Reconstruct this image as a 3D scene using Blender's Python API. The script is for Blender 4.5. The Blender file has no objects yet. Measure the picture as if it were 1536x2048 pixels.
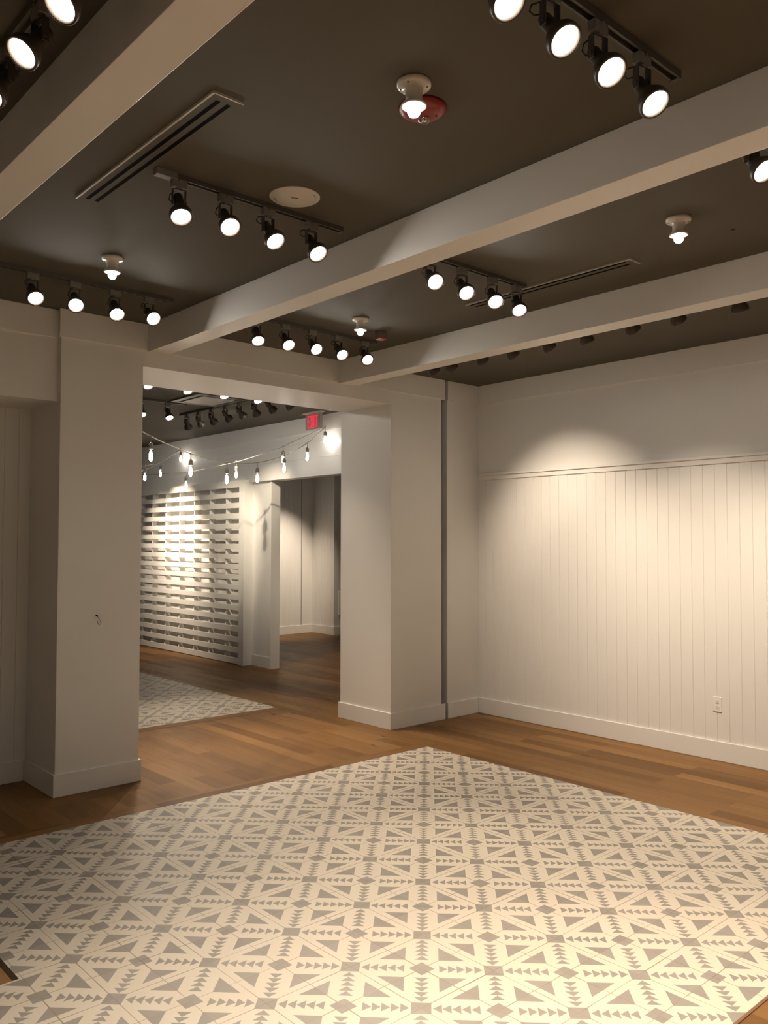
import bpy, bmesh, math, random
from mathutils import Vector, Matrix
random.seed(7)
S = bpy.context.scene
C = S.collection

# ------------------------------------------------------------------ camera
cam_d = bpy.data.cameras.new('camera'); cam = bpy.data.objects.new('camera', cam_d); C.objects.link(cam)
FW = Vector((.66883578, .74253018, .03616128)); RT = Vector((.7429767, -.6693154, .00158963)); UP = Vector((-.02538365, -.02580379, .9993447))
M = Matrix((RT, UP, -FW)).transposed().to_4x4(); M.translation = (0, 0, 1.715)
cam.matrix_world = M
cam_d.sensor_fit = 'VERTICAL'; cam_d.sensor_height = 36; cam_d.sensor_width = 27
cam_d.lens = 1675.6 / 2048 * 36
cam_d.clip_start = .05; cam_d.clip_end = 60
S.camera = cam

# ------------------------------------------------------------------ world, exposure, lamp strengths
w = bpy.data.worlds.new('world'); S.world = w; w.use_nodes = True
w.node_tree.nodes['Background'].inputs[0].default_value = (1, .85, .68, 1)
w.node_tree.nodes['Background'].inputs[1].default_value = 0.0
S.view_settings.view_transform = 'Standard'; S.view_settings.look = 'None'; S.view_settings.gamma = 1
S.view_settings.use_curve_mapping = False
S.view_settings.exposure = 1.22
LAMP = (1.0, .82, .635)
P_SPOT = 50.0          # floor-lighting reflector lamps
P_WALL = 120.0          # lamps washing the right wall
P_LAT = 60.0           # lamps on the slatted screen
E_LENS = 52.0
E_BULB = 9.0
E_STRING = 30.0

# ------------------------------------------------------------------ materials
def mat(name, col, rough=.5, metal=0, spec=.5, emit=None, es=0, alpha=None, trans=0):
    m = bpy.data.materials.new(name); m.use_nodes = True
    b = m.node_tree.nodes['Principled BSDF']
    b.inputs['Base Color'].default_value = (*col, 1); b.inputs['Roughness'].default_value = rough
    b.inputs['Metallic'].default_value = metal; b.inputs['Specular IOR Level'].default_value = spec
    if emit: b.inputs['Emission Color'].default_value = (*emit, 1); b.inputs['Emission Strength'].default_value = es
    if trans: b.inputs['Transmission Weight'].default_value = trans
    if alpha is not None: b.inputs['Alpha'].default_value = alpha
    return m

class N:
    """small helper for node trees"""
    def __init__(s, m): s.t = m.node_tree; s.n = s.t.nodes; s.l = s.t.links
    def link(s, a, b): s.l.new(a, b)
    def put(s, sock, v):
        if isinstance(v, (int, float)): sock.default_value = v
        elif isinstance(v, tuple): sock.default_value = v
        else: s.l.new(v, sock)
    def m(s, op, a, b=None, c=None):
        x = s.n.new('ShaderNodeMath'); x.operation = op
        s.put(x.inputs[0], a)
        if b is not None: s.put(x.inputs[1], b)
        if c is not None: s.put(x.inputs[2], c)
        return x.outputs[0]
    def mix(s, f, a, b, mode='MIX'):
        x = s.n.new('ShaderNodeMix'); x.data_type = 'RGBA'; x.blend_type = mode
        s.put(x.inputs[0], f); s.put(x.inputs[6], a); s.put(x.inputs[7], b)
        return x.outputs[2]
    def noise(s, v, scale, detail=3, rough=.55):
        x = s.n.new('ShaderNodeTexNoise'); s.put(x.inputs['Vector'], v)
        x.inputs['Scale'].default_value = scale; x.inputs['Detail'].default_value = detail; x.inputs['Roughness'].default_value = rough
        return x.outputs['Fac']
    def comb(s, x, y, z=0.0):
        c = s.n.new('ShaderNodeCombineXYZ'); s.put(c.inputs[0], x); s.put(c.inputs[1], y); s.put(c.inputs[2], z)
        return c.outputs[0]
    def pos(s):
        g = s.n.new('ShaderNodeNewGeometry'); q = s.n.new('ShaderNodeSeparateXYZ'); s.link(g.outputs['Position'], q.inputs[0])
        return g.outputs['Position'], q.outputs[0], q.outputs[1], q.outputs[2]
    def bsdf(s): return s.n['Principled BSDF']

def paint(name, col, rough=.42):
    m = mat(name, col, rough, spec=.35); k = N(m); p, x, y, z = k.pos()
    f = k.noise(p, 1.3, 2)
    c = k.mix(k.m('MULTIPLY', f, .5), (*col, 1), (*[v * .93 for v in col], 1))
    k.link(c, k.bsdf().inputs['Base Color'])
    b = k.n.new('ShaderNodeBump'); b.inputs['Strength'].default_value = .05; b.inputs['Distance'].default_value = .002
    k.link(k.noise(p, 90, 2), b.inputs['Height']); k.link(b.outputs[0], k.bsdf().inputs['Normal'])
    return m

WALL = paint('wall_paint', (.79, .775, .735))
TRIM = paint('trim_paint', (.80, .785, .745), .33)
CEIL = paint('ceiling_paint', (.104, .093, .070), .8)

def wood_mat(name, along_y=True, seed=0.0):
    m = mat(name, (.4, .22, .1), .38, spec=.22); k = N(m); p, x, y, z = k.pos()
    L, W_ = (y, x) if along_y else (x, y)
    b = k.n.new('ShaderNodeTexBrick')
    b.offset = .41; b.offset_frequency = 2; b.squash = 1
    k.put(b.inputs['Vector'], k.comb(k.m('ADD', L, 20 + seed), k.m('ADD', W_, 20.03), 0.0))
    b.inputs['Scale'].default_value = 1; b.inputs['Brick Width'].default_value = 1.45; b.inputs['Row Height'].default_value = .127
    b.inputs['Mortar Size'].default_value = .0012; b.inputs['Mortar Smooth'].default_value = .2
    b.inputs['Color1'].default_value = (.115, .052, .012, 1); b.inputs['Color2'].default_value = (.32, .170, .055, 1)
    b.inputs['Mortar'].default_value = (.10, .05, .02, 1)
    # per-plank offset so that the grain does not run through the joints
    row = k.m('FLOOR', k.m('DIVIDE', k.m('ADD', W_, 20.03), .127))
    gv = k.comb(k.m('MULTIPLY', L, 1.1), k.m('ADD', k.m('MULTIPLY', W_, 11), k.m('MULTIPLY', row, 3.7)), row)
    g1 = k.noise(gv, 1.6, 5, .6)
    g2 = k.noise(k.comb(k.m('MULTIPLY', L, 2.2), k.m('MULTIPLY', W_, 70), row), 1.0, 4, .6)
    c = k.mix(k.m('MULTIPLY', g1, .6), b.outputs['Color'], (.15, .068, .018, 1))
    c = k.mix(k.m('MULTIPLY', g2, .35), c, (.11, .050, .013, 1))
    v = k.n.new('ShaderNodeTexVoronoi'); v.inputs['Scale'].default_value = 1.0
    k.put(v.inputs['Vector'], k.comb(k.m('MULTIPLY', L, 1.9), k.m('MULTIPLY', W_, 3.4), row))
    kn = k.m('SMOOTH_MIN', k.m('MULTIPLY', k.m('MAXIMUM', k.m('SUBTRACT', .095, v.outputs['Distance']), 0.0), 30), 1.0, .1)
    kn = k.m('MINIMUM', k.m('MAXIMUM', kn, 0.0), .8)
    c = k.mix(kn, c, (.05, .022, .010, 1))
    k.link(c, k.bsdf().inputs['Base Color'])
    bp = k.n.new('ShaderNodeBump'); bp.inputs['Strength'].default_value = .25; bp.inputs['Distance'].default_value = .002
    k.link(k.m('SUBTRACT', 1.0, b.outputs['Fac']), bp.inputs['Height']); k.link(bp.outputs[0], k.bsdf().inputs['Normal'])
    k.link(k.m('ADD', k.m('MULTIPLY', g1, .22), .36), k.bsdf().inputs['Roughness'])
    return m
WOOD = wood_mat('oak_planks'); WOODX = wood_mat('oak_border', False, .6)

T = .2033
def tile_mat(name, ox, oy):
    m = mat(name, (.7, .66, .55), .42, spec=.4); k = N(m); p, x, y, z = k.pos()
    u = k.m('DIVIDE', k.m('SUBTRACT', x, ox), T); v = k.m('DIVIDE', k.m('SUBTRACT', y, oy), T)
    a = k.m('PINGPONG', u, 1.0); b = k.m('PINGPONG', v, 1.0)
    def lt(p_, q_): return k.m('LESS_THAN', p_, q_)
    def gt(p_, q_): return k.m('GREATER_THAN', p_, q_)
    def AND(*l):
        r = l[0]
        for i in l[1:]: r = k.m('MULTIPLY', r, i)
        return r
    sq = lt(k.m('ADD', a, b), .262)
    di = gt(k.m('MINIMUM', a, b), .82)
    ia = k.m('SUBTRACT', 1.0, a); ib = k.m('SUBTRACT', 1.0, b)
    t1 = AND(gt(a, .15), lt(k.m('ADD', a, ib), .525))
    t2 = AND(gt(b, .15), lt(k.m('ADD', b, ia), .525))
    t = k.m('MULTIPLY', k.m('ADD', a, b), .5); q = k.m('MULTIPLY', k.m('ABSOLUTE', k.m('SUBTRACT', a, b)), .5)
    s = k.m('DIVIDE', k.m('SUBTRACT', t, .150), .1225); fr = k.m('FRACT', s)
    ar = AND(gt(s, 0.0), lt(s, 5.0), lt(fr, .95), lt(q, k.m('MULTIPLY', fr, .106)))
    f = k.m('MAXIMUM', k.m('MAXIMUM', sq, di), k.m('MAXIMUM', k.m('MAXIMUM', t1, t2), ar))
    fu = k.m('FLOOR', u); fv = k.m('FLOOR', v)
    wn = k.n.new('ShaderNodeTexWhiteNoise'); wn.noise_dimensions = '2D'; k.put(wn.inputs['Vector'], k.comb(fu, fv))
    rnd = wn.outputs['Value']
    n1 = k.noise(p, 3.0, 4); n2 = k.noise(p, 40, 3)
    cream = k.mix(k.m('MULTIPLY', n1, .5), (.565, .505, .410, 1), (.52, .465, .38, 1))
    g = k.mix(rnd, (.225, .203, .175, 1), (.275, .247, .216, 1))
    g = k.mix(k.m('MULTIPLY', n2, .25), g, (.23, .215, .19, 1))
    c = k.mix(f, cream, g)
    # joints: irregular width and tint
    du = k.m('ABSOLUTE', k.m('SUBTRACT', u, k.m('ROUND', u))); dv = k.m('ABSOLUTE', k.m('SUBTRACT', v, k.m('ROUND', v)))
    ln = k.noise(p, 2.3, 3, .6)
    wd = k.m('ADD', .0028, k.m('MULTIPLY', k.m('POWER', ln, 2.5), .030))
    j = k.m('MAXIMUM', lt(du, wd), lt(dv, wd))
    jn = k.noise(k.comb(k.m('ADD', x, 4.0), k.m('MULTIPLY', y, 1.3), 2.0), 4.5, 2)
    jc = k.mix(jn, (.07, .045, .025, 1), (.40, .34, .25, 1))
    c = k.mix(k.m('MULTIPLY', j, .95), c, jc)
    k.link(c, k.bsdf().inputs['Base Color'])
    bp = k.n.new('ShaderNodeBump'); bp.inputs['Strength'].default_value = .4; bp.inputs['Distance'].default_value = .0015
    k.link(k.m('SUBTRACT', 1.0, j), bp.inputs['Height']); k.link(bp.outputs[0], k.bsdf().inputs['Normal'])
    k.link(k.m('ADD', .36, k.m('MULTIPLY', n1, .2)), k.bsdf().inputs['Roughness'])
    return m
TILE = tile_mat('cement_tile', .176, .211)
TILE2 = tile_mat('cement_tile_passage', .176, 7.27 - 9.9 * T)

TRACK = mat('track_grey', (.085, .080, .066), .45)
ADAPT = mat('adapter_grey', (.20, .19, .165), .45)
HOUS = mat('housing_brown', (.060, .047, .036), .42)
BLACK = mat('cord_black', (.012, .011, .010), .5)
LENS = mat('lamp_lens', (.9, .9, .9), .3, emit=(1, .93, .84), es=E_LENS)
LENSOFF = mat('lamp_lens_unlit', (.35, .34, .32), .2)
PORC = mat('porcelain', (.70, .66, .58), .18)
BULB = mat('lit_bulb', (1, 1, 1), .3, emit=(1, .90, .76), es=E_BULB)
SBULB = mat('lit_string_bulb', (1, 1, 1), .1, emit=(1, .91, .80), es=E_STRING)
RED = mat('alarm_red', (.24, .018, .014), .32)
REDL = mat('sign_red', (.62, .008, .02), .5, emit=(1, .02, .06), es=.4)
DARK = mat('dark_slot', (.012, .010, .008), .7)
VENT = paint('vent_paint', (.15, .14, .115), .45)
VENTEDGE = mat('vent_edge', (.45, .42, .36), .4)
COVER = mat('cover_white', (.62, .58, .50), .45)
CHROME = mat('reflector_chrome', (.75, .72, .68), .12, 1)
GREYM = mat('metal_channel', (.10, .105, .095), .45, .3)
CABLE = mat('string_cable', (.40, .37, .32), .5)
SOCK = mat('string_socket', (.26, .245, .215), .5)
PLATE = mat('outlet_plate', (.80, .77, .72), .3)
CASS = mat('cassette_grille', (.38, .37, .34), .4)
BLACKM = mat('slot_black', (.004, .0035, .003), .9, spec=.05)
m = bpy.data.materials.new('clear_glass'); m.use_nodes = True; k = N(m)
k.n.clear(); o_ = k.n.new('ShaderNodeOutputMaterial'); mx = k.n.new('ShaderNodeMixShader'); tr = k.n.new('ShaderNodeBsdfTransparent'); gl = k.n.new('ShaderNodeBsdfGlossy')
gl.inputs['Roughness'].default_value = .05; mx.inputs[0].default_value = .12
k.link(tr.outputs[0], mx.inputs[1]); k.link(gl.outputs[0], mx.inputs[2]); k.link(mx.outputs[0], o_.inputs[0]); GLASS = m

# ------------------------------------------------------------------ mesh helpers
def bx(bm, x0, x1, y0, y1, z0, z1, mtx=None):
    v = [bm.verts.new((x, y, z)) for x in (x0, x1) for y in (y0, y1) for z in (z0, z1)]
    for f in ((0, 1, 3, 2), (4, 6, 7, 5), (0, 4, 5, 1), (2, 3, 7, 6), (0, 2, 6, 4), (1, 5, 7, 3)): bm.faces.new([v[i] for i in f])
    if mtx is not None:
        for q in v: q.co = mtx @ q.co
    return v
def lathe(bm, prof, seg=28, cap0=True, cap1=True, mtx=None):
    rings = []
    for r, z in prof:
        rings.append([bm.verts.new((r * math.cos(2 * math.pi * i / seg), r * math.sin(2 * math.pi * i / seg), z)) for i in range(seg)])
    for a, b in zip(rings, rings[1:]):
        for i in range(seg):
            f = bm.faces.new((a[i], a[(i + 1) % seg], b[(i + 1) % seg], b[i])); f.smooth = True
    if cap0: bm.faces.new(rings[0])
    if cap1: bm.faces.new(list(reversed(rings[-1])))
    if mtx is not None:
        for rg in rings:
            for q in rg: q.co = mtx @ q.co
def tube(bm, pts, r, seg=8):
    pts = [Vector(p) for p in pts]; rings = []
    for i, p in enumerate(pts):
        d = (pts[min(i + 1, len(pts) - 1)] - pts[max(i - 1, 0)]).normalized()
        up = Vector((0, 0, 1)) if abs(d.z) < .9 else Vector((1, 0, 0))
        a = d.cross(up).normalized(); b = d.cross(a)
        rings.append([bm.verts.new(p + r * (math.cos(t) * a + math.sin(t) * b)) for t in [2 * math.pi * j / seg for j in range(seg)]])
    for a, b in zip(rings, rings[1:]):
        for i in range(seg):
            f = bm.faces.new((a[i], a[(i + 1) % seg], b[(i + 1) % seg], b[i])); f.smooth = True
    bm.faces.new(rings[0]); bm.faces.new(list(reversed(rings[-1])))
def prism(bm, poly, z0, z1):
    a = [bm.verts.new((x, y, z0)) for x, y in poly]; b = [bm.verts.new((x, y, z1)) for x, y in poly]; n = len(poly)
    bm.faces.new(a); bm.faces.new(b)
    for i in range(n): bm.faces.new((a[i], a[(i + 1) % n], b[(i + 1) % n], b[i]))
def obj(name, bm, m, parent=None, loc=None, bevel=0):
    bmesh.ops.recalc_face_normals(bm, faces=bm.faces)
    me = bpy.data.meshes.new(name); bm.to_mesh(me); bm.free(); me.materials.append(m)
    o = bpy.data.objects.new(name, me); C.objects.link(o)
    if parent: o.parent = parent
    if loc: o.location = loc
    if bevel:
        b = o.modifiers.new('bevel', 'BEVEL'); b.width = bevel; b.segments = 2; b.limit_method = 'ANGLE'
    return o
def boxobj(name, m, *dims, parent=None, bevel=0):
    bm = bmesh.new(); bx(bm, *dims); return obj(name, bm, m, parent, bevel=bevel)
def tag(o, label, cat=None, group=None, kind=None):
    o['label'] = label
    if cat: o['category'] = cat
    if group: o['group'] = group
    if kind: o['kind'] = kind
    return o
def struct(name, m, *dims, label=None, bevel=0, bm=None):
    o = obj(name, bm, m, bevel=bevel) if bm else boxobj(name, m, *dims, bevel=bevel)
    o['kind'] = 'structure'
    if label: o['label'] = label
    return o
def empty(name, loc, label, cat, group=None):
    o = bpy.data.objects.new(name, None); o.empty_display_size = .05; C.objects.link(o); o.location = loc
    return tag(o, label, cat, group)

ZC = 3.3105
# ------------------------------------------------------------------ floors and ceiling
struct('floor', WOOD, -3, 12, -3.5, 15, -.1, 0, label='warm brown oak plank floor')
bm = bmesh.new(); prism(bm, [(1.18, 5.03), (5.025, 5.03), (5.025, 1.432), (-2.2, 1.432), (-2.2, 3.445), (1.18, 3.445)], .0005, .0022)
struct('floor', TILE, bm=bm, label='cream and grey patterned cement tile field in the main room')
struct('floor', TILE2, -1.5, 5.035, 7.265, 11.8, .0005, .0022, label='smaller patterned tile field through the passage opening')
# planks framing the tile fields, and the dirty joint at the notch
struct('trim_1', WOODX, 1.18, 5.152, 5.03, 5.157, .0005, .0012, label='oak border plank behind the tile field')
struct('trim_2', mat('joint_dirt', (.045, .030, .018), .9, spec=.1), 1.158, 1.18, 3.445, 5.03, .0005, .002, label='dark dirty joint at the notch of the tile field')
struct('trim_3', WOODX, -1.5, 5.035, 7.138, 7.265, .0005, .0012, label='oak border plank before the far tile field')
struct('trim_4', mat('edge_strip', (.16, .08, .035), .5), -2.2, 5.025, 1.420, 1.432, .0005, .0025, label='thin metal edge strip at the near side of the tile field')
struct('ceiling', CEIL, -3, 12, -3.5, 15, ZC, ZC + .1, label='dark olive grey painted ceiling')

# ------------------------------------------------------------------ ceiling beams
for i, (x0, x1, t) in enumerate(((1.008, 1.16, 'left'), (2.79, 2.948, 'middle'), (4.59, 4.757, 'right'))):
    struct('ceiling_beam', TRIM, x0, x1, -3.5, 5.69, 3.106, ZC, label='white boxed ceiling beam, %s of the three' % t, bevel=.002)

# ------------------------------------------------------------------ grooved board walls
def grooved(x_at, a0, a1, z0, z1, grooves, axis, depth_dir, thick=.02, gw=.0036, gd=.0055):
    """closed board panel with V grooves; runs along axis ('x' or 'y') at position x_at, face towards -depth_dir"""
    bm = bmesh.new(); pr = [(a0, 0)]
    for g in sorted(grooves):
        if a0 + gw < g < a1 - gw: pr += [(g - gw, 0), (g, gd), (g + gw, 0)]
    pr += [(a1, 0), (a1, thick), (a0, thick)]
    def P(a, d, z):
        return (x_at + depth_dir * d, a, z) if axis == 'y' else (a, x_at + depth_dir * d, z)
    A = [bm.verts.new(P(a, d, z0)) for a, d in pr]; B = [bm.verts.new(P(a, d, z1)) for a, d in pr]; n = len(pr)
    bm.faces.new(A); bm.faces.new(B)
    for i in range(n): bm.faces.new((A[i], A[(i + 1) % n], B[(i + 1) % n], B[i]))
    return bm
XR = 6.434
gr = [5.613 - .10065 * i for i in range(-1, 92)]
struct('wall_right', WALL, bm=grooved(XR, -3.5, 5.705, .0, 2.345, gr, 'y', 1), label='white grooved board panelling of the right wall')
struct('wall_right', WALL, XR, XR + .16, -3.5, 5.72, 2.345, ZC, label='plain white upper right wall')
struct('wall_right', WALL, XR + .021, XR + .16, -3.5, 5.72, 0, 2.345)
# rail: stepped moulding
bm = bmesh.new(); bx(bm, XR - .012, XR, -3.5, 5.705, 2.345, 2.412); bx(bm, XR - .026, XR - .012, -3.5, 5.705, 2.388, 2.412)
struct('trim_5', TRIM, bm=bm, label='white rail moulding capping the right wall panelling', bevel=.002)
struct('trim_6', TRIM, XR - .017, XR, -3.5, 5.69, 3.117, ZC, label='white frieze board along the top of the right wall', bevel=.0015)
struct('baseboard_right', TRIM, XR - .016, XR, -3.5, 5.69, 0, .151, bevel=.0025)

# ------------------------------------------------------------------ far wall of the main room: pillars, header, slot
YF = 5.705
struct('pillar', WALL, 2.165, 2.765, YF, 6.44, 0, ZC, label='white square pillar left of the passage opening', bevel=.003)
struct('pillar', WALL, 5.225, 5.893, YF, 6.44, 0, ZC, label='white square pillar right of the passage opening', bevel=.003)
struct('wall_back', WALL, 5.974, 6.60, YF, 6.44, 0, ZC, label='narrow white wall between the vertical slot and the corner')
struct('wall_back', WALL, 2.765, 5.225, YF, 6.40, 3.0, ZC, label='white header over the passage opening')
struct('trim_7', TRIM, 2.150, 5.932, YF - .016, YF, 3.117, ZC, label='white frieze board over pillars and opening', bevel=.0015)
struct('trim_8', TRIM, 5.973, XR - .017, YF - .016, YF, 3.117, ZC, bevel=.0015)
# slot with a grey metal channel
bm = bmesh.new(); bx(bm, 5.893, 5.974, 5.80, 5.83, 0, ZC); bx(bm, 5.8932, 5.8972, 5.715, 5.80, 0, ZC)
struct('trim_9', GREYM, bm=bm, label='dark grey metal channel in the vertical wall slot')
# baseboards of the pillars
bm = bmesh.new(); bx(bm, 2.150, 2.780, YF - .015, YF, 0, .151); bx(bm, 2.150, 2.165, YF, 6.25, 0, .151); bx(bm, 2.765, 2.780, YF, 6.455, 0, .151)
struct('baseboard_left', TRIM, bm=bm, bevel=.0025)
bm = bmesh.new(); bx(bm, 5.210, 5.936, YF - .015, YF, 0, .151); bx(bm, 5.210, 5.225, YF, 6.455, 0, .151)
struct('baseboard_middle', TRIM, bm=bm, bevel=.0025)
struct('baseboard_back', TRIM, 5.972, XR - .016, YF - .015, YF, 0, .151, bevel=.0025)
# left recess with soffit
struct('wall_back', WALL, -3, 2.165, 5.762, 6.266, 2.68, ZC, label='white soffit box left of the left pillar')
struct('trim_10', TRIM, -3, 2.165, 5.746, 5.762, 3.117, ZC, bevel=.0015)
struct('wall_back', WALL, bm=grooved(6.266, -3, 2.165, 0, 2.70, [2.184 - .1 * i for i in range(1, 52)], 'x', 1), label='white grooved board wall in the left recess')
struct('wall_back', WALL, -3, 2.165, 6.287, 6.44, 0, ZC)
struct('baseboard_back', TRIM, -3, 2.150, 6.250, 6.266, 0, .151, bevel=.0025)
struct('wall_left', WALL, -3.1, -3, -3.5, 15, 0, ZC)
struct('wall_front', WALL, -3.1, 12, -3.6, -3.5, 0, ZC)

# ------------------------------------------------------------------ passage room: shiplap header wall, door opening
for ya, yb, zl, lb in ((6.44, 10.04, 2.552, 'white shiplap wall over the doorway in the far room'), (10.04, 15, 2.587, 'white shiplap wall over the slatted screen')):
    bm = bmesh.new()
    pr = [(zl, 0)]
    for g in (2.781, 2.985): pr += [(g - .004, 0), (g - .003, .008), (g + .003, .008), (g + .004, 0)]
    pr += [(3.112, 0), (3.112, -.015), (ZC, -.015), (ZC, .186), (zl, .186)]
    A = [bm.verts.new((XR + d, ya, z)) for z, d in pr]; B = [bm.verts.new((XR + d, yb, z)) for z, d in pr]; n = len(pr)
    bm.faces.new(A); bm.faces.new(B)
    for i in range(n): bm.faces.new((A[i], A[(i + 1) % n], B[(i + 1) % n], B[i]))
    struct('wall_right', WALL, bm=bm, label=lb)
struct('wall_right', WALL, 6.50, 6.62, 9.49, 10.04, 0, 2.552, label='white wall between slatted screen and doorway')
struct('trim_11', TRIM, 6.474, 6.50, 9.475, 9.51, 0, 2.552, label='white casing at the doorway edge')
struct('trim_12', TRIM, 6.50, 6.62, 9.475, 9.49, 0, 2.552, label='white door jamb lining')
struct('baseboard_right', TRIM, 6.486, 6.50, 9.51, 10.04, 0, .151, bevel=.002)
struct('wall_right', WALL, 6.50, 6.62, 6.44, 6.95, 0, 2.552)
struct('wall_right', WALL, 6.535, 6.62, 10.04, 15, 0, 2.587)
struct('wall_right', WALL, 6.50, 6.535, 14.21, 15, 0, 2.587)
struct('wall_back', WALL, -3, 6.62, 15, 15.1, 0, ZC)
# far room through the doorway
struct('wall_back', WALL, bm=grooved(12.85, 6.62, 9.735, 0, ZC, [9.47 - .1 * i for i in range(1, 32)], 'x', 1), label='white grooved board wall seen through the doorway')
struct('wall_right', WALL, bm=grooved(9.735, 12.19, 12.85, 0, ZC, [12.3 + .1 * i for i in range(6)], 'y', 1), label='white grooved return wall seen through the doorway')
struct('wall_right', WALL, 9.756, 11.6, 12.19, 12.35, 0, ZC, label='white wall end at the right edge of the doorway view')
struct('trim_13', DARK, 9.466, 9.474, 12.846, 12.85, .151, ZC, label='dark vertical joint in the board wall beyond the doorway')
bm = bmesh.new(); bx(bm, 6.62, 9.735, 12.834, 12.85, 0, .151); bx(bm, 9.719, 9.735, 12.175, 12.834, 0, .151); bx(bm, 9.735, 11.6, 12.175, 12.19, 0, .151)
struct('baseboard_back', TRIM, bm=bm, bevel=.002)
struct('wall_right', WALL, 11.6, 11.7, 6, 12.35, 0, ZC)
struct('wall_front', WALL, 6.60, 11.7, 6.3, 6.44, 0, ZC)

# ------------------------------------------------------------------ slatted screen
scr = empty('slatted_screen', (6.36, 12, 0), 'white slatted wooden screen with small cells beside the doorway of the far room', 'screen')
inv = Matrix.Translation((-6.36, -12, 0))
def part(name, m, *d, parent=scr, bevel=0):
    bm = bmesh.new(); bx(bm, *d, mtx=inv); return obj(name, bm, m, parent, bevel=bevel)
tops = [2.485, 2.343, 2.196, 2.050, 1.906, 1.763, 1.618, 1.475, 1.332, 1.189, 1.047, .903, .757, .609, .459, .313, .167]
zt = 2.585
slats = []
for t_ in tops:
    slats.append((zt, t_)); zt = t_ - .072
slats.append((zt, .012))
for a, b in slats: part('slat', TRIM, 6.36, 6.378, 10.095, 14.2, b, a, bevel=.0015)
for i, y in enumerate([10.475 + .4555 * k_ for k_ in range(9)]): part('divider', TRIM, 6.378, 6.478, y - .011, y + .011, .012, 2.585)
part('back_panel', TRIM, 6.478, 6.50, 10.04, 14.2, .012, 2.585)
part('end_post', TRIM, 6.352, 6.53, 9.965, 10.095, 0, 2.585, bevel=.002)

# ------------------------------------------------------------------ spotlights
def aim_matrix(d):
    d = Vector(d).normalized(); return (-d).to_track_quat('Z', 'Y')      # local -Z points along d
bm = bmesh.new(); bx(bm, -.034, .034, -.015, .015, -.036, 0); bx(bm, -.006, .006, -.021, .021, -.012, -.002); bx(bm, -.012, .012, -.012, .012, -.042, -.036)
m_adapter = obj('adapter', bm, ADAPT, bevel=.002)
bm = bmesh.new()      # yoke hangs from adapter, arms either side (local x)
bx(bm, -.029, .029, -.010, .010, -.006, -.002); bx(bm, -.0300, -.0256, -.011, .011, -.074, -.004); bx(bm, .0256, .0300, -.011, .011, -.074, -.004)
for s in (-1, 1): lathe(bm, [(.006, 0), (.006, .006)], 12, mtx=Matrix.Translation((s * .031 - .003, 0, -.058)) @ Matrix.Rotation(math.pi / 2, 4, 'Y'))
m_yoke = obj('yoke', bm, HOUS)
bm = bmesh.new()
lathe(bm, [(.004, .048), (.013, .047), (.0195, .040), (.0215, .032), (.0215, -.018), (.0235, -.021), (.026, -.028), (.040, -.050), (.0490, -.068), (.0505, -.080), (.0508, -.091), (.0490, -.0935), (.0430, -.0925), (.0375, -.0845)], 32, True, False)
m_hous = obj('lamp_housing', bm, HOUS)
bm = bmesh.new(); lathe(bm, [(.0002, -.0885), (.020, -.0880), (.032, -.0868), (.0375, -.0855), (.0380, -.080)], 32, True, True)
m_lens = obj('lens', bm, LENS)
bm = bmesh.new(); lathe(bm, [(.0002, -.0885), (.020, -.0880), (.032, -.0868), (.0375, -.0855), (.0380, -.080)], 32, True, True)
m_lensoff = obj('lens', bm, LENSOFF)
bm = bmesh.new(); tube(bm, [(0, .004, -.040), (-.018, .016, -.044), (-.034, .026, -.060), (-.036, .030, -.080), (-.022, .030, -.092), (-.008, .022, -.086)], .0028)
m_cord = obj('cord', bm, BLACK)
bm = bmesh.new(); tube(bm, [(0, .004, -.040), (.010, .018, -.036), (.014, .034, -.044), (.008, .038, -.060), (0, .030, -.064)], .0028)
m_cord2 = obj('cord', bm, BLACK)
bm = bmesh.new(); tube(bm, [(0, .004, -.040), (-.016, .024, -.032), (-.030, .044, -.034), (-.034, .048, -.052), (-.020, .044, -.062), (-.006, .030, -.060)], .0028)
m_cord3 = obj('cord', bm, BLACK)
lightdata = {}
def get_light(power, size, blend, col):
    k_ = (power, size, blend, col)
    if k_ not in lightdata:
        l = bpy.data.lights.new('lamp_beam', 'SPOT'); l.energy = power; l.spot_size = math.radians(size); l.spot_blend = blend
        l.color = col; l.shadow_soft_size = .012; lightdata[k_] = l
    return lightdata[k_]
def spotlight(x, y, aim, label, group, along='x', drop=.098, power=None, size=68, blend=1.0, col=LAMP, lit=True, zt=ZC - .022):
    """root at the adapter on the track; aim is the beam direction"""
    r = empty('track_spotlight', (x, y, zt), label, 'spotlight', group)
    d = Vector(aim).normalized(); yaw = math.atan2(d.y, d.x) + math.pi / 2 + math.radians(random.uniform(-5, 5))
    def cp(src, parent, loc=(0, 0, 0), rot=None):
        o = src.copy(); C.objects.link(o); o.parent = parent; o.location = loc
        if rot is not None: o.rotation_mode = 'QUATERNION'; o.rotation_quaternion = rot
        return o
    a = cp(m_adapter, r); a.rotation_euler = (0, 0, 0 if along == 'x' else math.pi / 2)
    yk = cp(m_yoke, r, (0, 0, -.040)); yk.rotation_euler = (0, 0, yaw)
    h = cp(m_hous, r, (0, 0, -drop), aim_matrix(d))
    cp(m_lens if lit else m_lensoff, h)
    cc = cp(random.choice([m_cord, m_cord2, m_cord3]), r, (0, 0, 0)); cc.rotation_euler = (0, 0, yaw)
    if lit:
        l = bpy.data.objects.new('lamp_beam', get_light(power or P_SPOT, size, blend, col)); C.objects.link(l)
        l.parent = r; l.location = Vector((0, 0, -drop)) + d * .102; l.rotation_mode = 'QUATERNION'; l.rotation_quaternion = aim_matrix(d)
    return r
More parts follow.
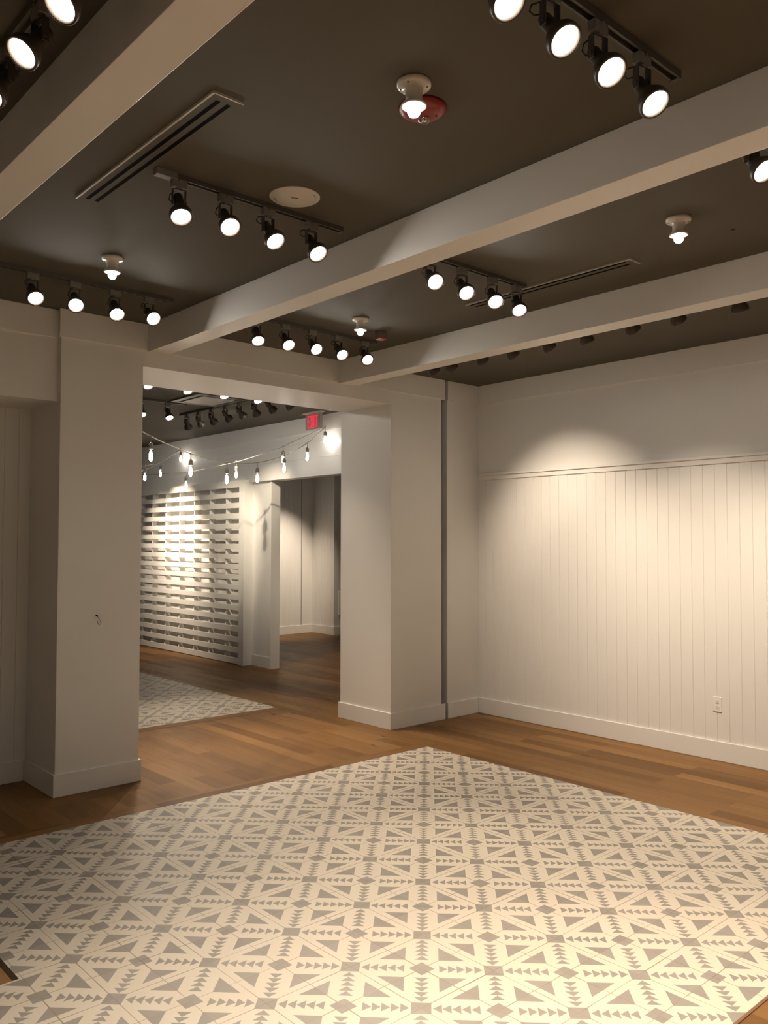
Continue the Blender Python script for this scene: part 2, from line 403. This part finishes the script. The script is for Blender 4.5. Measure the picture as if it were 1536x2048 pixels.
def track(x0, x1, y0, y1, label, feed=None):
    """ceiling track rail between two points with an end feed"""
    along = 'x' if abs(x1 - x0) > abs(y1 - y0) else 'y'
    r = empty('ceiling_track', ((x0 + x1) / 2, (y0 + y1) / 2, ZC), label, 'lighting track', 'grey lighting tracks on the ceiling')
    L = (x1 - x0) / 2 if along == 'x' else (y1 - y0) / 2
    bm = bmesh.new()
    bx(bm, -L, L, -.0175, .0175, -.006, 0); bx(bm, -L, L, -.0175, -.010, -.022, -.006); bx(bm, -L, L, .010, .0175, -.022, -.006)
    o = obj('rail', bm, TRACK, r)
    bm = bmesh.new(); bx(bm, -L - .012, -L + .085, -.020, .020, -.028, 0)
    e = obj('end_feed', bm, ADAPT, r, bevel=.002)
    bm = bmesh.new(); bx(bm, L - .002, L + .010, -.0185, .0185, -.024, 0)
    f = obj('end_cap', bm, TRACK, r)
    if along == 'y':
        for q in (o, e, f): q.rotation_euler = (0, 0, math.pi / 2)
    return r
ORD = {4: ['leftmost', 'second from left', 'third from left', 'rightmost'], 5: ['leftmost', 'second from left', 'middle', 'fourth from left', 'rightmost']}
DN = (0, -.5, -.866)
def row(xs, y, where, grp, aims, **kw):
    for i, x in enumerate(xs):
        d = aims[i] if isinstance(aims, list) else aims
        dn = Vector(d).normalized()
        o_ = ORD[len(xs)][i] if len(xs) in ORD else ''
        spotlight(x - dn.x * .09, y, d, '%s lit track spotlight %s' % (o_, where), grp, **kw)

track(1.640, 2.640, 3.27, 3.27, 'grey ceiling track beside the round white ceiling cover')
row([1.73, 1.964, 2.211, 2.461], 3.27, 'on the track beside the round ceiling cover', 'spotlights by the round ceiling cover',
    [(-.12, -.47, -.87), (-.11, -.65, -.75), (.06, -.61, -.79), (.02, -.62, -.79)], power=36, size=64)
track(1.0, 2.605, 4.99, 4.99, 'grey ceiling track above the left pillar')
row([1.718, 1.953, 2.213, 2.45], 4.99, 'on the track above the left pillar', 'spotlights above the left pillar',
    [(-.02, -.69, -.72), (-.18, -.71, -.68), (-.11, -.65, -.75), (-.03, -.80, -.60)], size=54, power=56)
track(3.05, 4.36, 4.95, 4.95, 'grey ceiling track in front of the passage opening')
row([3.23, 3.482, 3.728, 3.975, 4.23], 4.95, 'on the track in front of the passage opening', 'spotlights before the passage opening',
    [(-.18, -.55, -.82), (-.12, -.68, -.72), (-.13, -.75, -.64), (-.13, -.72, -.68), (-.23, -.70, -.68)])
track(3.08, 4.07, 3.235, 3.235, 'grey ceiling track under the middle beam near the right slot vent')
row([3.232, 3.49, 3.745, 3.975], 3.235, 'on the track near the right slot vent', 'spotlights near the right slot vent',
    [(-.29, -.71, -.64), (-.26, -.64, -.72), (-.35, -.60, -.72), (-.34, -.51, -.79)])
track(1.55, 2.60, 1.414, 1.414, 'grey ceiling track in the upper right corner of the view')
row([1.656, 1.900, 2.130, 2.383], 1.414, 'on the nearest track at top right', 'spotlights at the top right',
    [(-.02, -.62, -.79), (-.06, -.61, -.79), (-.15, -.60, -.79), (-.10, -.56, -.82)], drop=.108, power=26, size=64)
track(3.0, 4.2, 1.414, 1.414, 'grey ceiling track at the right edge of the view')
spotlight(3.18, 1.414, (-.20, -.62, -.75), 'single lit spotlight at the right edge under the middle beam', 'spotlight at the right edge')
track(.858, .858, 1.7, 3.3, 'grey ceiling track behind the left beam')
for y, t_ in ((2.21, 'topmost'), (2.50, 'middle'), (2.79, 'lowest')):
    spotlight(.858, y - .035, (-.60, -.13, -.79), '%s of three glaring spotlights left of the left beam' % t_, 'spotlights left of the left beam', along='y')
for x, t_ in ((3.43, 'second'), (3.68, 'third'), (3.93, 'fourth')):  # unseen heads added out of frame for more floor bounce
    spotlight(x, 1.414, (-.15, -.62, -.75), '%s added unseen spotlight of the track running out at the right edge' % t_, 'added spotlights past the right edge', power=40)
track(1.55, 2.60, -.45, -.45, 'added unseen ceiling track behind the viewer between left and middle beam')  # unseen tracks and heads added here to bounce light onto the near beams
track(3.1, 4.2, -.45, -.45, 'added unseen ceiling track behind the viewer between middle and right beam')
for x, t_ in ((1.75, 'first'), (2.1, 'second'), (2.45, 'third'), (3.3, 'fourth'), (3.65, 'fifth'), (4.0, 'sixth')):
    spotlight(x, -.45, (.25, .35, -.9), '%s added spotlight from the left on the unseen tracks behind the viewer' % t_, 'added spotlights behind the viewer', power=30, size=70)
# row behind the right beam washing the right wall
track(4.885, 4.885, 1.9, 5.15, 'grey ceiling track hidden behind the right beam')
WY = [4.873, 4.657, 4.339, 4.034, 3.699, 3.356, 3.015, 2.688, 2.271]
WN = ['farthest', 'second farthest', 'third farthest', 'fourth farthest', 'middle', 'fourth nearest', 'third nearest', 'second nearest', 'nearest']
WON = {1: (.75, -.05, -.82), 5: (.80, -.06, -1.50), 8: (.8, .02, -1.62)}
WPW = {1: (80, 72), 5: (84, 84), 8: (72, 84)}
for i, y in enumerate(WY):
    on = i in WON
    spotlight(4.885, y, WON.get(i, (.75, -.1, -.70)), '%s of nine dark spotlight heads peeking out under the right beam' % WN[i], 'spotlight heads behind the right beam',
              along='y', power=WPW.get(i, (P_WALL, 60))[0], size=WPW.get(i, (P_WALL, 60))[1], blend=1.0, lit=on)

# ------------------------------------------------------------------ passage room spotlights
track(5.08, 5.08, 6.95, 9.43, 'dark ceiling track over the slatted screen aisle in the far room')
HY = [9.277, 8.996, 8.695, 8.381, 8.082, 7.782, 7.5, 7.185]
HN = ['farthest', 'second farthest', 'third farthest', 'fourth farthest', 'fourth nearest', 'third nearest', 'second nearest', 'nearest']
for i, y in enumerate(HY):
    on = i in (0, 2, 5)
    spotlight(5.08, y, [(1.28, 1.25, -1.5), (.7, .3, -.6), (1.37, .75, -1.2), (.7, .1, -.6), (.7, .1, -.6), (1.2, .5, -1.5), (.7, 0, -.6), (.7, .0, -.6)][i],
              '%s of eight dark spotlight heads before the slatted screen' % HN[i], 'spotlight heads in the far room', along='y', power=P_LAT, size=52, blend=.8, lit=on, col=(1, .84, .64))
track(5.08, 5.08, 11.2, 13.0, 'ceiling track hidden behind the left pillar before the screen')
spotlight(5.08, 11.85, (1.28, -.10, -1.34), 'spotlight washing the middle of the slatted screen', 'spotlights washing the screen', along='y', power=205, size=54, blend=1.0)
spotlight(5.08, 12.7, (1.3, -.5, -1.9), 'added unseen spotlight filling in the far part of the slatted screen', 'spotlights washing the screen', along='y', power=115, size=62, blend=1.0)  # unseen head added as wide, low fill on the screen
track(3.3, 4.725, 8.66, 8.66, 'pale ceiling track end left of the ceiling cassette')
for x, t_ in ((4.50, 'right'), (4.17, 'left')):
    spotlight(x, 8.66, DN, '%s of two lit spotlights left of the ceiling cassette' % t_, 'spotlights left of the ceiling cassette')
track(3.2, 4.9, 7.01, 7.01, 'ceiling track hidden behind the header')
row([3.43, 3.825, 4.215, 4.60], 7.01, 'peeking below the header of the opening', 'spotlights behind the header', (0, -.45, -.89))
# far room lamp on the board wall
track(7.6, 9.2, 11.3, 11.3, 'ceiling track beyond the doorway')
track(8.4, 9.6, 9.3, 9.3, 'added unseen nearer ceiling track beyond the doorway')  # added to carry the unseen floor lamp
spotlight(8.7, 11.3, (.16, 1, -1.45), 'spotlight lighting the board wall beyond the doorway', 'spotlights beyond the doorway', power=150, size=60)
spotlight(9.0, 9.3, (-.2, -.5, -.86), 'added unseen spotlight over the floor beyond the doorway', 'spotlights beyond the doorway', power=110)  # unseen lamp added to brighten the floor past the doorway
for o in (m_adapter, m_yoke, m_hous, m_lens, m_lensoff, m_cord, m_cord2, m_cord3): bpy.data.objects.remove(o)

# ------------------------------------------------------------------ porcelain lampholders
def lampholder(x, y, label):
    r = empty('ceiling_lampholder', (x, y, ZC), label, 'ceiling lamp', 'white porcelain lampholders on the ceiling')
    bm = bmesh.new()
    lathe(bm, [(.058, 0), (.061, -.004), (.060, -.014), (.054, -.019), (.036, -.022), (.031, -.028), (.0295, -.045), (.0300, -.060), (.0345, -.070), (.0440, -.079), (.0455, -.084), (.0420, -.087), (.0300, -.082), (.024, -.074)], 36, True, True)
    b = obj('lamp_base', bm, PORC, r)
    for a in (.35, 2.2, 3.5, 5.34):
        bm = bmesh.new(); lathe(bm, [(.0035, 0), (.0035, -.0012)], 10); s = obj('screw', bm, DARK, b, (.047 * math.cos(a), .047 * math.sin(a), -.0198))
    bm = bmesh.new(); lathe(bm, [(.014, -.070), (.018, -.080), (.0225, -.090), (.0235, -.099), (.0215, -.110), (.015, -.1185), (.007, -.1225), (.0004, -.1235)], 28)
    obj('bulb', bm, BULB, r)
lampholder(1.985, 2.052, 'white porcelain lampholder with bare bulb in front of the red fire alarm')
lampholder(1.977, 4.476, 'white porcelain lampholder with bare bulb above the left pillar track')
lampholder(3.799, 2.055, 'white porcelain lampholder with bare bulb at right between middle and right beam')
lampholder(3.838, 4.515, 'white porcelain lampholder with bare bulb above the spotlights before the opening')

# ------------------------------------------------------------------ fire alarm
al = empty('fire_alarm', (2.125, 2.150, ZC), 'dark red round fire alarm with clear strobe behind the nearest bare bulb', 'fire alarm')
bm = bmesh.new(); lathe(bm, [(.088, 0), (.088, -.008), (.085, -.014), (.070, -.024), (.050, -.029), (.0004, -.030)], 40)
bd = obj('alarm_body', bm, RED, al)
bm = bmesh.new(); lathe(bm, [(.0035, 0), (.0035, -.002)], 10); obj('speaker_hole', bm, DARK, bd, (.040, -.030, -.030))
sx, sy = .020, .012
bm = bmesh.new(); lathe(bm, [(.0265, -.024), (.0265, -.032), (.023, -.042), (.014, -.049), (.0004, -.051)], 24, mtx=Matrix.Translation((sx, sy, 0)))
dm = obj('strobe_dome', bm, GLASS, al)
bm = bmesh.new()
for i in range(6):
    a = i * math.pi / 3; bx(bm, -.004, .004, -.0015, .0015, 0, .014, mtx=Matrix.Translation((sx + .012 * math.cos(a), sy + .012 * math.sin(a), -.045)) @ Matrix.Rotation(a + .5, 4, 'Z') @ Matrix.Rotation(.6, 4, 'X'))
lathe(bm, [(.020, -.030), (.012, -.038), (.002, -.043)], 10, mtx=Matrix.Translation((sx, sy, 0)))
obj('strobe_reflector', bm, CHROME, dm)
# small red-faced box
bxr = empty('ceiling_sensor', (4.192, 4.691, ZC), 'small dark box with red lower face on the ceiling near the right beam', 'sensor')
bm = bmesh.new(); bx(bm, -.033, .033, -.033, .033, -.055, 0); obj('sensor_body', bm, mat('sensor_brown', (.13, .10, .08), .5), bxr, bevel=.003)
bm = bmesh.new(); bx(bm, -.031, .031, -.031, .031, -.063, -.055); obj('sensor_lens', bm, mat('sensor_red', (.35, .06, .04), .35), bxr, bevel=.002)
# small dark mark right of the right bulb
bm = bmesh.new(); lathe(bm, [(.012, 0), (.010, -.003), (.0004, -.004)], 16)
tag(obj('ceiling_hook', bm, DARK, loc=(4.139, 1.942, ZC)), 'tiny dark fixing left on the ceiling right of the right bulb', 'fixing')

# ------------------------------------------------------------------ round cover discs, vents, cassette
def cover(x, y, r_, label):
    r = empty('ceiling_cover', (x, y, ZC), label, 'cover plate')
    bm = bmesh.new(); lathe(bm, [(r_, 0), (r_, -.003), (r_ - .004, -.006), (.0004, -.0065)], 64); p = obj('cover_disc', bm, COVER, r)
    bm = bmesh.new(); bx(bm, -.016, .016, -.0022, .0022, -.0075, -.0060, mtx=Matrix.Rotation(-.55, 4, 'Z')); obj('slot', bm, DARK, p)
    bm = bmesh.new()
    for a0 in (2.0, 5.15):
        pts = [((r_ - .022) * math.cos(a0 + .07 * i), (r_ - .022) * math.sin(a0 + .07 * i), -.0062) for i in range(9)]; tube(bm, pts, .0011, 6)
    obj('rim_mark', bm, DARK, p)
cover(2.245, 3.112, .117, 'round off-white cover plate on the ceiling between slot vent and middle beam')
cover(3.86, 7.86, .13, 'round off-white cover plate on the far room ceiling behind the header')
def vent(x0, x1, y0, y1, xs, label):
    r = empty('air_vent', ((x0 + x1) / 2, (y0 + y1) / 2, ZC), label, 'air vent'); iv = Matrix.Translation((-(x0 + x1) / 2, -(y0 + y1) / 2, 0))
    bm = bmesh.new(); bx(bm, x0, x1, y0, y1, -.005, 0, mtx=iv); obj('vent_plate', bm, CEIL, r)
    bm = bmesh.new(); bx(bm, x0 - .004, x0 + .004, y0, y1, -.010, 0, mtx=iv); bx(bm, x0, x1, y0 - .003, y0 + .003, -.009, 0, mtx=iv); obj('vent_rim', bm, VENTEDGE, r)
    for a, b in xs:
        bm = bmesh.new(); bx(bm, a, b, y0 + .045, y1 - .022, -.0062, -.001, mtx=iv); s = obj('vent_slot', bm, BLACKM, r)
vent(1.496, 1.619, 2.563, 3.79, ((1.533, 1.549), (1.576, 1.592)), 'long two-slot ceiling vent beside the left beam')
vent(4.128, 4.238, 2.53, 3.77, ((4.150, 4.166), (4.200, 4.216)), 'long two-slot ceiling vent beside the right beam')
cs = empty('ceiling_cassette', (4.78, 8.25, ZC), 'square recessed air conditioning cassette on the far room ceiling', 'air conditioner')
bm = bmesh.new()
for d in ((-.30, .30, -.33, -.27), (-.30, .30, .27, .33), (-.30, -.23, -.27, .27), (.23, .30, -.27, .27)): bx(bm, *d, -.018, 0)
obj('cassette_frame', bm, VENT, cs, bevel=.003)
bm = bmesh.new(); bx(bm, -.23, .23, -.27, .27, -.010, 0); obj('air_gap', bm, DARK, cs)
bm = bmesh.new(); bx(bm, -.20, .20, -.235, .235, -.022, -.010); obj('centre_panel', bm, CASS, cs, bevel=.003)

# ------------------------------------------------------------------ exit sign
ex = empty('exit_sign', (6.2, 8.17, ZC), 'red lettered exit sign on a clear panel hanging above the doorway', 'exit sign')
bm = bmesh.new(); bx(bm, -.03, .03, -.19, .19, -.016, 0); obj('canopy', bm, COVER, ex, bevel=.002)
ACR = mat('acrylic_panel', (.50, .42, .38), .3, alpha=.75)
bm = bmesh.new(); bx(bm, -.004, .004, -.165, .165, -.215, -.016); pn = obj('sign_panel', bm, ACR, ex)
def bar(bm, y0, z0, y1, z1, wd):
    d = Vector((0, y1 - y0, z1 - z0)).normalized(); n_ = Vector((0, -d.z, d.y)) * wd / 2
    a, b = Vector((0, y0, z0)), Vector((0, y1, z1)); vs = []
    for xx in (-.0075, -.0042):
        vs.append([bm.verts.new(p_ + Vector((xx, 0, 0))) for p_ in (a + n_, b + n_, b - n_, a - n_)])
    bm.faces.new(vs[0]); bm.faces.new(vs[1])
    for i in range(4): bm.faces.new((vs[0][i], vs[0][(i + 1) % 4], vs[1][(i + 1) % 4], vs[1][i]))
zt_, zb_ = -.042, -.192
def letter(name, strokes):
    bm = bmesh.new()
    for s in strokes: bar(bm, *s)
    obj(name, bm, REDL, ex)
W = .015; h = W / 2
# reading direction is -y
letter('letter_e', [(.120 - h, zt_, .120 - h, zb_, W), (.113, zt_ - h, .066, zt_ - h, W), (.113, (zt_ + zb_) / 2, .072, (zt_ + zb_) / 2, W), (.113, zb_ + h, .066, zb_ + h, W)])
letter('letter_x', [(.054, zt_, .008, zb_, W), (.008, zt_, .054, zb_, W)])
letter('letter_i', [(-.010, zt_, -.010, zb_, W)])
letter('letter_t', [(-.030, zt_ - h, -.088, zt_ - h, W), (-.059, zt_, -.059, zb_, W)])
bm = bmesh.new(); bar(bm, -.112, -.030, -.112, -.200, .006); obj('arrow_blank', bm, mat('sign_mark', (.30, .12, .10), .4), ex)

# ------------------------------------------------------------------ string lights
def smooth(pts, n=6):
    P = [Vector(p) for p in pts]; P = [P[0] * 2 - P[1]] + P + [P[-1] * 2 - P[-2]]; out = []
    for i in range(1, len(P) - 2):
        for j in range(n):
            t = j / n; a, b, c, d = P[i - 1:i + 3]
            out.append(.5 * ((2 * b) + (-a + c) * t + (2 * a - 5 * b + 4 * c - d) * t * t + (-a + 3 * b - 3 * c + d) * t ** 3))
    out.append(P[-2]); return out
NA = [(6.41, 8.215, 3.149), (5.967, 7.991, 2.894), (5.44, 7.717, 2.687), (4.906, 7.441, 2.552), (4.356, 7.156, 2.499), (3.808, 6.873, 2.526), (3.275, 6.596, 2.611), (3.0, 6.46, 2.70)]
NB = [(6.41, 8.225, 3.149), (6.119, 8.564, 2.95), (6.02, 8.687, 2.884), (5.715, 9.066, 2.739), (5.551, 9.269, 2.686), (5.348, 9.521, 2.622), (5.261, 9.63, 2.605), (4.934, 10.036, 2.576), (4.70, 10.3, 2.575)]
NC = [(6.41, 11.906, 3.161), (5.832, 11.245, 2.939), (5.599, 10.974, 2.853), (5.222, 10.536, 2.723), (5.054, 10.341, 2.674), (4.864, 10.12, 2.616), (4.6, 9.8, 2.56)]
ND = [(6.41, 11.95, 3.161), (5.85, 11.30, 2.93), (5.54, 10.93, 2.825), (5.24, 10.585, 2.765), (4.88, 10.168, 2.69), (4.6, 9.85, 2.66)]
for pts, l in ((NA, 'nearest pale cable of the string lights sagging from the exit sign'), (NB, 'middle cable of the string lights dropping from the exit sign to the screen'),
               (NC, 'bright lower cable of the string lights from the far wall hook'), (ND, 'upper cable of the string lights from the far wall hook')):
    bm = bmesh.new(); tube(bm, smooth(pts), .0048, 8); tag(obj('string_light_cable', bm, CABLE), l, 'cable', 'string light cables')
bm = bmesh.new(); tube(bm, [(0, 0, 0), (.002, .001, -.03), (0, 0, -.058)], .0035, 8); lathe(bm, [(.009, .008), (.010, -.008)], 10)
p_cord = obj('drop_cord', bm, CABLE)
bm = bmesh.new(); lathe(bm, [(.006, -.052), (.012, -.058), (.019, -.068), (.0205, -.078), (.0205, -.108), (.018, -.110)], 20); p_sock = obj('bulb_socket', bm, SOCK)
bm = bmesh.new(); lathe(bm, [(.013, -.108), (.015, -.118), (.023, -.140), (.030, -.162), (.0325, -.180), (.030, -.200), (.021, -.216), (.008, -.225), (.0004, -.227)], 24, False, False); p_glass = obj('glass_bulb', bm, GLASS)
bm = bmesh.new(); lathe(bm, [(.0035, -.122), (.013, -.140), (.0165, -.170), (.017, -.192), (.009, -.206), (.0004, -.208)], 16); p_fil = obj('filament', bm, SBULB)
def hang(node, label):
    r = empty('string_bulb', node, label, 'string light bulb', 'clear pear bulbs of the string lights')
    for src in (p_cord, p_sock): o = src.copy(); C.objects.link(o); o.parent = r
    g = p_glass.copy(); C.objects.link(g); g.parent = r
    f = p_fil.copy(); C.objects.link(f); f.parent = g
hang((5.967, 7.991, 2.894), 'string bulb directly left below the exit sign')
hang((5.441, 7.717, 2.710), 'lower of the two overlapping string bulbs left of the exit sign')
hang((4.906, 7.443, 2.552), 'string bulb in front of the narrow wall right of the screen')
hang((4.360, 7.156, 2.500), 'string bulb over the right end of the screen, hanging slightly lower')
hang((3.805, 6.870, 2.526), 'large string bulb left of centre under the far wall hook')
hang((3.275, 6.594, 2.611), 'largest leftmost string bulb against the dark ceiling')
hang((6.066, 8.629, 2.917), 'upper of the two overlapping string bulbs left of the exit sign')
hang((5.685, 9.104, 2.734), 'small bright string bulb beside the lower one over the screen end')
hang((5.265, 9.620, 2.605), 'lowest string bulb hanging in front of the screen top')
hang((5.601, 10.977, 2.855), 'small string bulb second from the left pillar')
hang((5.054, 10.342, 2.735), 'small string bulb next to the left pillar')
hang((6.33, 8.112, 3.133), 'brightest string bulb glowing on the wall right of the exit sign')
hang((6.33, 11.745, 3.168), 'glowing string bulb at the far wall hook')
for o in (p_cord, p_sock, p_glass, p_fil): bpy.data.objects.remove(o)

# ------------------------------------------------------------------ small things on walls
ou = empty('power_outlet', (XR, 3.196, .438), 'white double power outlet low on the right wall', 'power outlet')
bm = bmesh.new(); bx(bm, -.006, 0, -.036, .036, -.058, .058); pl = obj('cover_plate', bm, PLATE, ou, bevel=.002)
for zz in (.021, -.021):
    bm = bmesh.new(); lathe(bm, [(.016, 0), (.0155, .0025)], 20, mtx=Matrix.Translation((-.006, 0, zz)) @ Matrix.Rotation(-math.pi / 2, 4, 'Y')); so = obj('socket', bm, PLATE, ou)
    bm = bmesh.new(); bx(bm, -.0092, -.0083, .004, .0062, zz, zz + .008); bx(bm, -.0092, -.0083, -.0062, -.004, zz, zz + .008); bx(bm, -.0092, -.0083, -.002, .002, zz - .009, zz - .005)
    obj('slots', bm, DARK, so)
bm = bmesh.new(); lathe(bm, [(.007, 0), (.006, .010), (.0004, .012)], 12, mtx=Matrix.Rotation(math.pi / 2, 4, 'X')); tube(bm, [(0, -.008, 0), (.006, -.014, -.012), (.020, -.018, -.035), (.026, -.016, -.056), (.019, -.013, -.066), (.008, -.010, -.056), (.003, -.010, -.038)], .0016, 6)
tag(obj('wall_screw', bm, BLACK, loc=(2.439, YF, 1.201)), 'small dark screw with wire loop on the left pillar', 'screw')
bm = bmesh.new(); bx(bm, 9.84, 9.90, 12.165, 12.19, .36, .80)
tag(obj('wall_fixture', bm, PLATE, bevel=.004), 'white fixture sliver on the wall end beyond the doorway', 'fixture')
